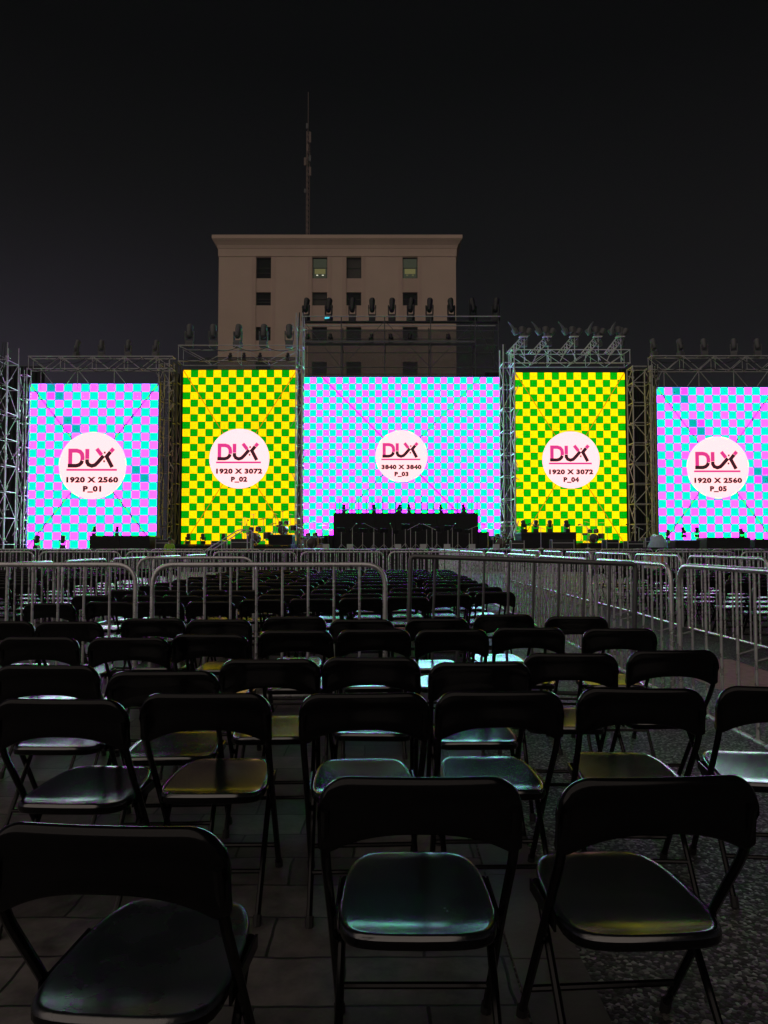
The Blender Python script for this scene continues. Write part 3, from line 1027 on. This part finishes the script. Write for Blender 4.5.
MS = music_stand_master()
for i in range(13):
    o = MS if i == 0 else copy_tree(MS)
    o.location = (-2.6 + i * .65, 45.1 + .5 * (i % 2), 1.15)
    o.rotation_euler = (0, 0, random.uniform(-.5, .5)); s = random.uniform(.85, 1.15); o.scale = (1, 1, s)
    tag(o, 'music stand in front of the tall central riser, %s from the left' % NTH[i], 'music stand', 'music stands before the riser')


def mic_stand_master():
    t = thing('microphone_stand', 'x', 'microphone stand')
    b = MB(); b.tube([(0, 0, .06), (0, 0, 1.25)], .018, 6)
    b.lathe([(.16, 0), (.15, .03), (.03, .06)], (0, 0, 0), 12)
    b.build('pole', M['scaffold'], t)
    b = MB(); b.tube([(-.25, 0, 1.12), (.62, -.1, 1.5)], .014, 6); b.build('boom', M['scaffold'], t)
    b = MB(); b.tube([(.60, -.1, 1.49), (.78, -.12, 1.44)], .03, 8, True, .045); b.build('microphone', M['black_gear'], t)
    return t


MI = mic_stand_master()
spots = [(-1.9, 44.6), (-.6, 44.4), (.5, 44.7), (1.6, 44.5), (2.9, 44.6), (4.1, 44.4), (5.3, 44.6)]
for i, (x_, y_) in enumerate(spots):
    o = MI if i == 0 else copy_tree(MI)
    o.location = (x_, y_, 1.15); o.rotation_euler = (0, 0, random.uniform(-3, 3))
    tag(o, 'microphone stand with boom before the tall central riser, %s from the left' % NTH[i], 'microphone stand', 'microphone stands before the riser')
for i, (x_, y_, z_, w_) in enumerate(((-8.4, 45.3, 1.42, 'left of the drums before screen P_02'), (9.2, 43.4, 1.15, 'before the raised platform by screen P_04'),
                                  (12.2, 44.3, 1.15, 'at the middle of screen P_04'), (15.2, 44.1, 1.15, 'at the right foot of screen P_04'))):
    o = copy_tree(MI); o.location = (x_, y_, z_); o.rotation_euler = (0, 0, random.uniform(-3, 3))
    tag(o, 'microphone stand with boom ' + w_, 'microphone stand', 'microphone stands by the side screens')

# pale footlight boxes along the stage edge
def footlight_master():
    t = thing('footlight', 'x', 'footlight')
    b = MB()
    rings = [[(sx * .16, y_, z_) for y_, z_ in ((-.14, 0), (.14, 0), (.14, .26), (-.06, .26))] for sx in (-1, 1)]
    b.loft(rings); b.build('housing', M['white_paint'], t, False)
    b = MB(); b.box((0, -.11, .13), (.24, .02, .16), Matrix.Rotation(R(-16), 3, 'X')); b.build('grille', M['scaffold_dark'], t, False)
    return t


FL = footlight_master()
for i, px in enumerate((326, 350, 398, 423, 447, 472, 496)):
    o = FL if i == 0 else copy_tree(FL)
    o.location = ((px - 384) / 740 * 39.2, 39.2, 1.15)
    o.rotation_euler = (0, 0, PI)
    tag(o, 'small pale box light on the middle of the stage edge, %s from the left' % NTH[i], 'footlight', 'pale footlights along the stage edge')

# flight cases
def flight_case(x, y, z, w, h, d, label, m='black_gear'):
    t = thing('flight_case', label, 'flight case', (x, y, z), random.uniform(-.15, .15), 'equipment cases on the stage')
    b = MB(); b.bevbox((0, 0, h / 2 + .02), (w, d, h - .02), .02); b.build('shell', M[m], t)
    b = MB()
    for sx in (-1, 1):
        for sy in (-1, 1): b.box((sx * w / 2, sy * d / 2, h / 2), (.04, .04, h + .02))
    b.box((0, -d / 2 - .008, h * .66), (w - .06, .02, .035)); b.build('edging', M['scaffold'], t, False)
    return t


for x_, w_, h_, l_ in ((12.6, .7, .5, 'black case with metal edges under the middle of screen P_04'),
                       (13.9, .9, .42, 'long black case with metal edges under screen P_04, beside the tower'),
                       (14.7, .55, .62, 'upright black case with metal edges at the foot of the yellow tower'),
                       (-12.2, .8, .5, 'black case with metal edges beside the left drum platform'),
                       (-7.9, 1.1, .55, 'black case with metal edges in front of the left drum kits'),
                       (-9.2, .7, .42, 'low black case with metal edges left of the drum kits'),
                       (9.9, 1.2, .5, 'wide black case with metal edges under the raised platform'),
                       (7.4, .7, .45, 'black case with metal edges beside the bluish tower')):
    flight_case(x_, 41.2, 1.15, w_, h_, .6, l_)
tp = thing('covered_case', 'case under a crumpled pale blue tarp at the foot of screen P_05', 'case', (15.0, 40.6, 1.15), .2)
b = MB()
rings = []
for k in range(6):
    q = k / 5
    rings.append([(math.cos(a) * (.55 - .28 * q * q + .08 * math.sin(3 * a + k)), math.sin(a) * (.4 - .2 * q * q), q * .75 + .06 * math.sin(2 * a + 2 * k) * q)
                  for a in [j * 2 * PI / 18 for j in range(18)]])
b.loft(rings); b.build('tarp', M['tarp'], tp)
b = MB(); b.box((0, 0, .04), (1.25, .9, .08)); b.build('pallet', M['black_gear'], tp, False)
rb = thing('road_barrier', 'orange and white striped plastic barrier below the pale blue tarp', 'barrier', (13.0, 35.6, 0))
b = MB(); b.bevbox((0, 0, .55), (.95, .28, .9), .06); b.bevbox((0, 0, .06), (1.1, .5, .12), .03); b.build('body', M['white_paint'], rb)
for i in range(3):
    b = MB(); b.box((-.3 + i * .3, -.146, .6), (.16, .012, .75)); b.build('stripe', M['orange'], rb, False)

# stage stairs with a sloping handrail
ss = thing('stage_stairs', 'steel stairs with sloping handrails up to the stage by screen P_02', 'stairs', (-7.6, 36.9, 0))
b = MB()
for i in range(5): b.box((-1.0 + i * .32, 0, .115 + i * .23), (.32, 1.1, .04))
for sy in (-1, 1): b.tube([(-1.3, sy * .57, .02), (.5, sy * .57, 1.12)], .05, 6)
b.build('flight', M['scaffold_dark'], ss, False)
for sy in (-1, 1):
    b = MB(); b.tube(fillet([(-1.2, sy * .63, .1), (-1.2, sy * .63, 1.05), (.45, sy * .63, 2.1), (.9, sy * .63, 2.1), (.9, sy * .63, 1.0)], .15), .028)
    b.tube([(-.35, sy * .63, .6), (-.35, sy * .63, 1.57)], .022, 6)
    b.build('handrail', S_, ss)

# ------------------------------------------------------------------ the worker before the stage
def skin_mesh(name, chains, m, parent, levels=2):
    """chains: lists of ((x,y,z), r); points shared by position are one vertex"""
    vs, rs, es, ix = [], [], [], {}
    for ch in chains:
        prev = None
        for p, r in ch:
            key = tuple(round(q, 4) for q in p)
            if key not in ix:
                ix[key] = len(vs); vs.append(p); rs.append(r)
            if prev is not None: es.append((prev, ix[key]))
            prev = ix[key]
    me = bpy.data.meshes.new(name)
    me.from_pydata(vs, es, [])
    o = bpy.data.objects.new(name, me)
    COL.objects.link(o)
    o.modifiers.new('skin', 'SKIN').use_smooth_shade = True
    if not me.skin_vertices: me.attributes
    for i, r in enumerate(rs):
        sv = me.skin_vertices[0].data[i]
        sv.radius = (r, r * .8) if r > .09 else (r, r)
        sv.use_root = i == 0
    o.modifiers.new('sub', 'SUBSURF').levels = levels
    o.modifiers['sub'].render_levels = levels
    me.materials.append(m)
    o.parent = parent
    return o


pr = thing('person', 'person in a yellow green work jacket and blue trousers before the stage', 'person', (-10.6, 36.6, 0), .5)
sh, el, wr = 1.36, 1.08, .86
body = [[((0, 0, .90), .125), ((0, .0, 1.08), .115), ((0, 0, 1.26), .135), ((0, 0, 1.38), .08), ((0, -.01, 1.46), .05), ((0, -.015, 1.52), .075), ((0, -.02, 1.60), .085), ((0, -.01, 1.66), .06)]]
for s in (-1, 1):
    body.append([((0, 0, 1.26), .135), ((s * .18, 0, 1.35), .055), ((s * .23, .02, 1.10), .042), ((s * .20, -.12, .90), .033), ((s * .19, -.18, .85), .03), ((s * .185, -.23, .81), .02)])
    body.append([((0, 0, .90), .125), ((s * .10, 0, .82), .085), ((s * .11, -.01, .48), .058), ((s * .115, .01, .09), .042), ((s * .12, -.06, .035), .035), ((s * .125, -.15, .03), .025)])
bo = skin_mesh('body', body, M['skin'], pr)
hands = []
for s in (-1, 1):
    for k in range(4):
        x0 = s * .185 + (k - 1.5) * .018
        hands.append([((x0, -.235, .81 - .004 * k), .009), ((x0, -.275, .79), .008), ((x0, -.29, .765), .007)])
    hands.append([((s * .16, -.21, .82), .010), ((s * .145, -.245, .80), .008)])
for h_ in hands: skin_mesh('finger', [h_], M['skin'], bo, 1)
jk = [[((0, 0, .93), .15), ((0, 0, 1.1), .14), ((0, 0, 1.27), .155), ((0, 0, 1.385), .10)]]
for s in (-1, 1):
    jk.append([((0, 0, 1.27), .155), ((s * .18, 0, 1.36), .075), ((s * .23, .02, 1.10), .06), ((s * .205, -.105, .92), .048)])
skin_mesh('jacket', jk, M['hivis'], pr)
tr = [[((0, 0, .93), .142), ((0, 0, .86), .135)]]
for s in (-1, 1): tr.append([((0, 0, .86), .135), ((s * .105, 0, .78), .098), ((s * .112, -.01, .48), .075), ((s * .117, .01, .12), .062)])
skin_mesh('trousers', tr, M['denim'], pr)
b = MB(); b.lathe([(.02, .125), (.07, .11), (.098, .06), (.104, 0), (.098, -.05), (.09, -.055)], (0, .012, 1.615), 14); b.build('hair', M['hair'], pr)
b = MB()
for s in (-1, 1): b.lathe([(.002, -.012), (.011, -.008), (.012, .006), (.003, .011)], (s * .032, -.098, 1.60), 8)
b.build('eye', M['hair'], bo)
b = MB(); b.tube([(0, -.095, 1.605), (0, -.122, 1.57), (0, -.098, 1.562)], .010, 6); b.build('nose', M['skin'], bo)

# ------------------------------------------------------------------ crowd barriers
def barrier_master(L, spacing, H=1.16, m='galv', rc=.17):
    t = thing('crowd_barrier', 'x', 'barrier')
    b = MB()
    b.tube(fillet([(.02, 0, .10), (.02, 0, H), (L - .02, 0, H), (L - .02, 0, .10)], rc, 7), .0195, 10)
    b.tube([(.02, 0, .115), (L - .02, 0, .115)], .0165, 8)
    b.build('frame', M[m], t)
    b = MB()
    n = round((L - .1) / spacing)
    for i in range(1, n):
        xx = .02 + (L - .04) * i / n
        zt = H - .003
        e_ = min(xx - .02, L - .02 - xx)
        if e_ < .17: zt = H - (.17 - e_) * .35
        b.tube([(xx, 0, .12), (xx, 0, zt)], .0105, 8)
    b.build('bar_panel', M[m], t)
    for xx in (.22, L - .22):
        b = MB(); b.tube(fillet([(xx, -.30, .012), (xx, -.12, .06), (xx, 0, .10), (xx, .12, .06), (xx, .30, .012)], .06, 3), .016, 8)
        b.build('foot', M['galv_dull'], t)
    return t


_bm = {}
def barrier(p0, p1, label, group, H=1.16, spacing=.2, tilt=0.0, z=0.0, m='galv', rc=.17):
    p0, p1 = Vector(p0), Vector(p1)
    L = round((p1 - p0).length, 2)
    key = (L, H, spacing, m, rc)
    if key in _bm: o = copy_tree(_bm[key])
    else: o = _bm[key] = barrier_master(L, spacing, H, m, rc)
    o.location = (p0.x, p0.y, z)
    o.rotation_euler = (0, tilt, math.atan2(p1.y - p0.y, p1.x - p0.x))
    return tag(o, label, 'barrier', group)


G = 'barriers across the front of the seating rows'
barrier((-3.90, 6.02), (-1.97, 5.95), 'steel barrier behind the fifth row of chairs, cut by the left edge', G)
barrier((-1.87, 5.93), (.03, 6.0), 'steel barrier with rounded ends across the left middle of the rows', G)
barrier((.16, 6.05), (1.98, 5.9), 'dark square cornered barrier leaning down to the right, beside the aisle fence', G, tilt=R(1.9), z=.068, m='unlit_galv', rc=.04)
G = 'barriers along the near side of the aisle'
for i, (a, c) in enumerate(((3.42, 5.74), (5.86, 8.10), (8.26, 10.9), (11.05, 13.75), (13.95, 16.7), (16.9, 19.6), (19.75, 22.4), (22.6, 25.2), (25.4, 28), (28.2, 30.8))):
    w = 'nearest' if i == 0 else NTH[i] + ' from the camera'
    barrier((2.30 + random.uniform(-.03, .03), c), (2.30 + random.uniform(-.03, .03), a), 'steel barrier on the left side of the right hand aisle, ' + w, G, spacing=.22)
G = 'barriers along the far side of the aisle'
for i, (a, c) in enumerate(((6.35, 8.6), (8.7, 10.95), (11.1, 13.4), (13.6, 15.9), (16.1, 18.4), (18.7, 21.0), (21.2, 23.5), (23.7, 26))):
    w = 'nearest' if i == 0 else NTH[i] + ' from the camera'
    barrier((4.5 + random.uniform(-.04, .04), c), (4.5 + random.uniform(-.04, .04), a), 'steel barrier on the right side of the right hand aisle, ' + w, G, spacing=.22)
G = 'barriers along the left side of the seating'
for i, (a, c) in enumerate(((6.6, 8.45), (8.55, 10.0), (10.1, 11.9), (12.0, 13.9), (14.1, 16.1), (16.3, 18.3))):
    w = 'nearest' if i == 0 else NTH[i] + ' from the camera'
    barrier((-4.4 + random.uniform(-.06, .06), c), (-4.4 + random.uniform(-.06, .06), a), 'steel barrier in the fence along the left seating, ' + w, G, H=1.1)
barrier((-3.15, 9.42), (-1.62, 9.36), 'short steel barrier standing among the middle chair rows', None)
G = 'barriers across the end of the chair blocks'
for i, (a, c, y_, w) in enumerate(((-4.3, -2.2, 18.6, 'left end'), (-2.1, 0.0, 18.6, 'middle'), (.1, 2.2, 18.6, 'right end'))):
    barrier((a, y_), (c, y_ + .05), 'steel barrier across the back of the middle chairs, ' + w, G, spacing=.14)
for i in range(3):
    barrier((-11.0 + i * 2.2, 18.9), (-8.9 + i * 2.2, 18.85), 'steel barrier across the far end of the left chairs, %s from the left' % NTH[i], G, spacing=.14)
for i in range(3):
    barrier((4.7 + i * 2.2, 18.9), (6.8 + i * 2.2, 18.95), 'steel barrier across the far end of the right chairs, %s from the left' % NTH[i], G, spacing=.14)
G = 'barriers in a line before the stage'
for i in range(17):
    barrier((-20.4 + i * 2.5, 33.0), (-18.0 + i * 2.5, 33.0), 'steel barrier in the long line before the stage, %s from the left' % NTH[i], G, spacing=.16)

# ------------------------------------------------------------------ folding chairs
def chair_master():
    t = thing('folding_chair', 'x', 'chair')
    # seat: padded shell, rear lip turned up, front edge rolled down
    b = MB()
    n = 40
    def outline(k, a):
        c, s = math.cos(a), math.sin(a)
        e_ = 2 / 3.5
        xx = math.copysign(abs(c) ** e_, c); yy = math.copysign(abs(s) ** e_, s)
        wx = .199 - .020 * (yy + 1) / 2 - .008 * max(0, yy) ** 2
        return xx * wx * k, .042 + yy * .256 * k
    def ztop(x_, y_):
        q = y_ - .042
        z_ = .421 + .036 * q + .026 * max(0, (-q - .115) / .128) ** 2 - .012 * max(0, (q - .19) / .07) ** 2
        return z_ + .007 * (x_ / .19) ** 2 - .004 * (1 - (x_ / .19) ** 2) * (1 - (q / .2) ** 2)
    rings = []
    for k in (.04, .2, .36, .5, .62, .73, .83, .91, .965):
        rings.append([(*outline(k, 2 * PI * j / n), ztop(*outline(k, 2 * PI * j / n))) for j in range(n)])
    ntop = len(rings)
    for k, dz in ((.99, -.004), (1.0, -.012), (1.0, -.026), (.985, -.034), (.93, -.037)):
        rings.append([(*outline(k, 2 * PI * j / n), ztop(*outline(min(k, .965), 2 * PI * j / n)) + dz) for j in range(n)])
    b.loft(rings[:ntop + 2], True)
    b.f.pop(); b.m.pop()
    b.cur = 1
    b.loft(rings[ntop + 1:], True)
    b.f.pop(-2); b.m.pop(-2)
    b.build('seat', [M['chair_vinyl'], M['chair_steel']], t, True, 60)
    # backrest: pressed steel panel, rounded top corners, arched lower edge
    b = MB()
    rings = []
    hwid, ztp, rc = .231, .795, .075
    xsn = [-1 + 2 * i / 36 for i in range(37)]
    for q in xsn:
        q = math.copysign(1 - (1 - abs(q)) ** 1.5, q)
        xx = q * hwid
        ax = abs(xx)
        zt = ztp
        if ax > hwid - rc: zt = ztp - rc + math.sqrt(max(0, rc * rc - (ax - hwid + rc) ** 2))
        k = min(1, ax / .205)
        zb = .662 - .047 * k ** 2.6
        if ax > .215: zb = .615 + (ax - .215) * .6
        th_ = .016
        yc = lambda z_: -.222 + .030 * (1 - (z_ - .6) / .2) - .016 * (1 - (xx / hwid) ** 2) + .01
        ring = []
        r_ = min(th_, (zt - zb) * .45)
        for j in range(7):
            a = PI * j / 6
            ring.append((xx, yc(zt) - th_ * math.cos(a), zt - r_ + r_ * math.sin(a)))
        zm = [zt - r_ - (zt - zb - 2 * r_) * u_ for u_ in (.25, .5, .75)]
        for z_ in zm: ring.append((xx, yc(z_) + th_ * .55, z_))
        for j in range(5):
            a = PI * j / 4
            ring.append((xx, yc(zb) + th_ * .8 * math.cos(a), zb + r_ * .6 - r_ * .6 * math.sin(a)))
        for z_ in zm[::-1]: ring.append((xx, yc(z_) - th_ * .55, z_))
        rings.append(ring)
    b.loft(rings, True)
    b.build('backrest', M['chair_steel'], t, True, 50)
    for s in (-1, 1):
        b = MB(); b.tube(fillet([(s * .214, -.214, .72), (s * .216, -.180, .61), (s * .210, -.030, .40), (s * .205, .235, .012)], .12, 4), .0118, 8)
        l = b.build('front_leg', M['chair_steel'], t)
        b = MB(); b.tube([(s * .2055, .224, .034), (s * .205, .237, .0)], .0155, 8); b.build('foot_cap', M['rubber'], l)
        b = MB(); b.tube(fillet([(s * .186, .15, .408), (s * .188, .09, .385), (s * .190, -.235, .012)], .06, 3), .0105, 8)
        l = b.build('rear_leg', M['chair_steel'], t)
        b = MB(); b.tube([(s * .1895, -.222, .034), (s * .190, -.237, .0)], .0145, 8); b.build('foot_cap', M['rubber'], l)
    b = MB(); b.tube([(-.207, .165, .118), (.207, .165, .118)], .0095, 8); b.build('front_stretcher', M['chair_steel'], t)
    b = MB(); b.tube([(-.189, -.125, .14), (.189, -.125, .14)], .0085, 8); b.build('rear_stretcher', M['chair_steel'], t)
    for s in (-1, 1):
        b = MB(); b.box((s * .199, .04, .400), (.006, .22, .03)); b.build('seat_bracket', M['chair_steel'], t, False)
    return t


CH = chair_master()
_cf = [True]
M['sheen_vinyl'] = mat('sheen_vinyl', (.006, .0085, .011), .28, 0, .6, 6, .06, 90, .08)  # rougher seat vinyl, lightened towards blue for reflected screen light
M['sheen_vinyl'].node_tree.nodes['Principled BSDF'].inputs['IOR'].default_value = 2.6


def chair(x, y, label, group, rz=0.0):
    o = CH if _cf[0] else copy_tree(CH)
    _cf[0] = False
    o.location = (x, y, 0)
    o.rotation_euler = (0, 0, rz)
    return tag(o, label, 'chair', group)


ROWS = [
    ('front row nearest the camera', [(-.503, 1.40), (.081, 1.686), (.604, 1.686)]),
    ('second row', [(-1.087, 2.528), (-.631, 2.629), (-.079, 2.629), (.408, 2.665), (.95, 2.72), (1.49, 2.74)]),
    ('third row', [(-1.46, 3.237), (-.923, 3.084), (-.53, 3.406), (-.051, 3.467), (.425, 3.32), (.906, 3.594), (1.425, 3.696)]),
    ('fourth row', [(-1.96, 4.24), (-1.448, 4.215), (-1.012, 4.357), (-.55, 4.561), (-.07, 4.615), (.413, 4.615), (.924, 4.726), (1.49, 4.67)]),
    ('fifth row, before the cross barriers', [(-2.64, 5.12), (-2.161, 5.098), (-1.656, 5.32), (-1.171, 5.235), (-.664, 5.455), (-.151, 5.235), (.371, 5.306), (.90, 5.62), (1.42, 5.45)]),
    ('first row behind the cross barriers', [(-3.03, 6.72), (-2.55, 6.91), (-2.10, 6.91), (-1.63, 6.95), (-1.17, 7.2), (-.70, 7.3), (-.23, 7.44), (.24, 7.585), (.72, 8.02), (1.25, 8.36)]),
]
rots = {(0, 0): -.07, (0, 1): .0, (0, 2): .07, (1, 4): -.06, (1, 5): -.12, (2, 1): .05}
for ri, (rn, pts) in enumerate(ROWS):
    for ci, (x, y) in enumerate(pts):
        w = 'leftmost' if ci == 0 else 'rightmost' if ci == len(pts) - 1 else NTH[ci] + ' from the left'
        chair(x, y + .215, 'black folding chair, %s in the %s' % (w, rn), 'black folding chairs facing the stage',
              rots.get((ri, ci), random.uniform(-.05, .05)))
for ch in bpy.data.objects:                          # nearest left chair: bluish screen sheen put into its seat colour
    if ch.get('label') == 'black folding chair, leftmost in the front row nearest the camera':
        ch['label'] = 'black folding chair with a bluish sheen painted on its seat, leftmost in the front row'
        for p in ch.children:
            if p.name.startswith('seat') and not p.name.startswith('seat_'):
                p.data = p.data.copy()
                p.data.materials[0] = M['sheen_vinyl']
for k in range(1, 11):                               # the rows beyond, up to the far barrier
    for c in range(10):
        x = -3.05 + c * .475 + random.uniform(-.045, .045)
        y = 7.05 + .93 * k + .30 * max(0, x + 1.6) * max(0, 1 - k / 12) + random.uniform(-.05, .05)
        if y > 18.1: continue
        w = 'leftmost' if c == 0 else 'rightmost' if c == 9 else NTH[c] + ' from the left'
        chair(x, y, 'black folding chair, %s in the %s row behind the cross barriers' % (w, NTH[k]), 'black folding chairs in the middle block',
              random.uniform(-.07, .07))
for k in range(9):                                   # left block beyond the fence: only chairs the photograph can show
    for c in range(8):
        x = -4.95 - c * .48 + random.uniform(-.04, .04); y = 9.6 + .95 * k + random.uniform(-.06, .06)
        if x < -.545 * y: continue
        w = 'at the fence' if c == 0 else NTH[c] + ' from the fence'
        chair(x, y, 'folding chair %s in the %s row of the left block' % (w, NTH[k]), 'folding chairs beyond the left fence', random.uniform(-.08, .08))
for k in range(10):                                  # right block beyond the aisle
    for c in range(8):
        x = 5.05 + c * .48 + random.uniform(-.04, .04); y = 8.9 + .95 * k + random.uniform(-.06, .06)
        if x > .545 * y: continue
        w = 'at the aisle' if c == 0 else NTH[c] + ' from the aisle'
        chair(x, y, 'folding chair %s in the %s row of the right block' % (w, NTH[k]), 'folding chairs beyond the right aisle', random.uniform(-.08, .08))
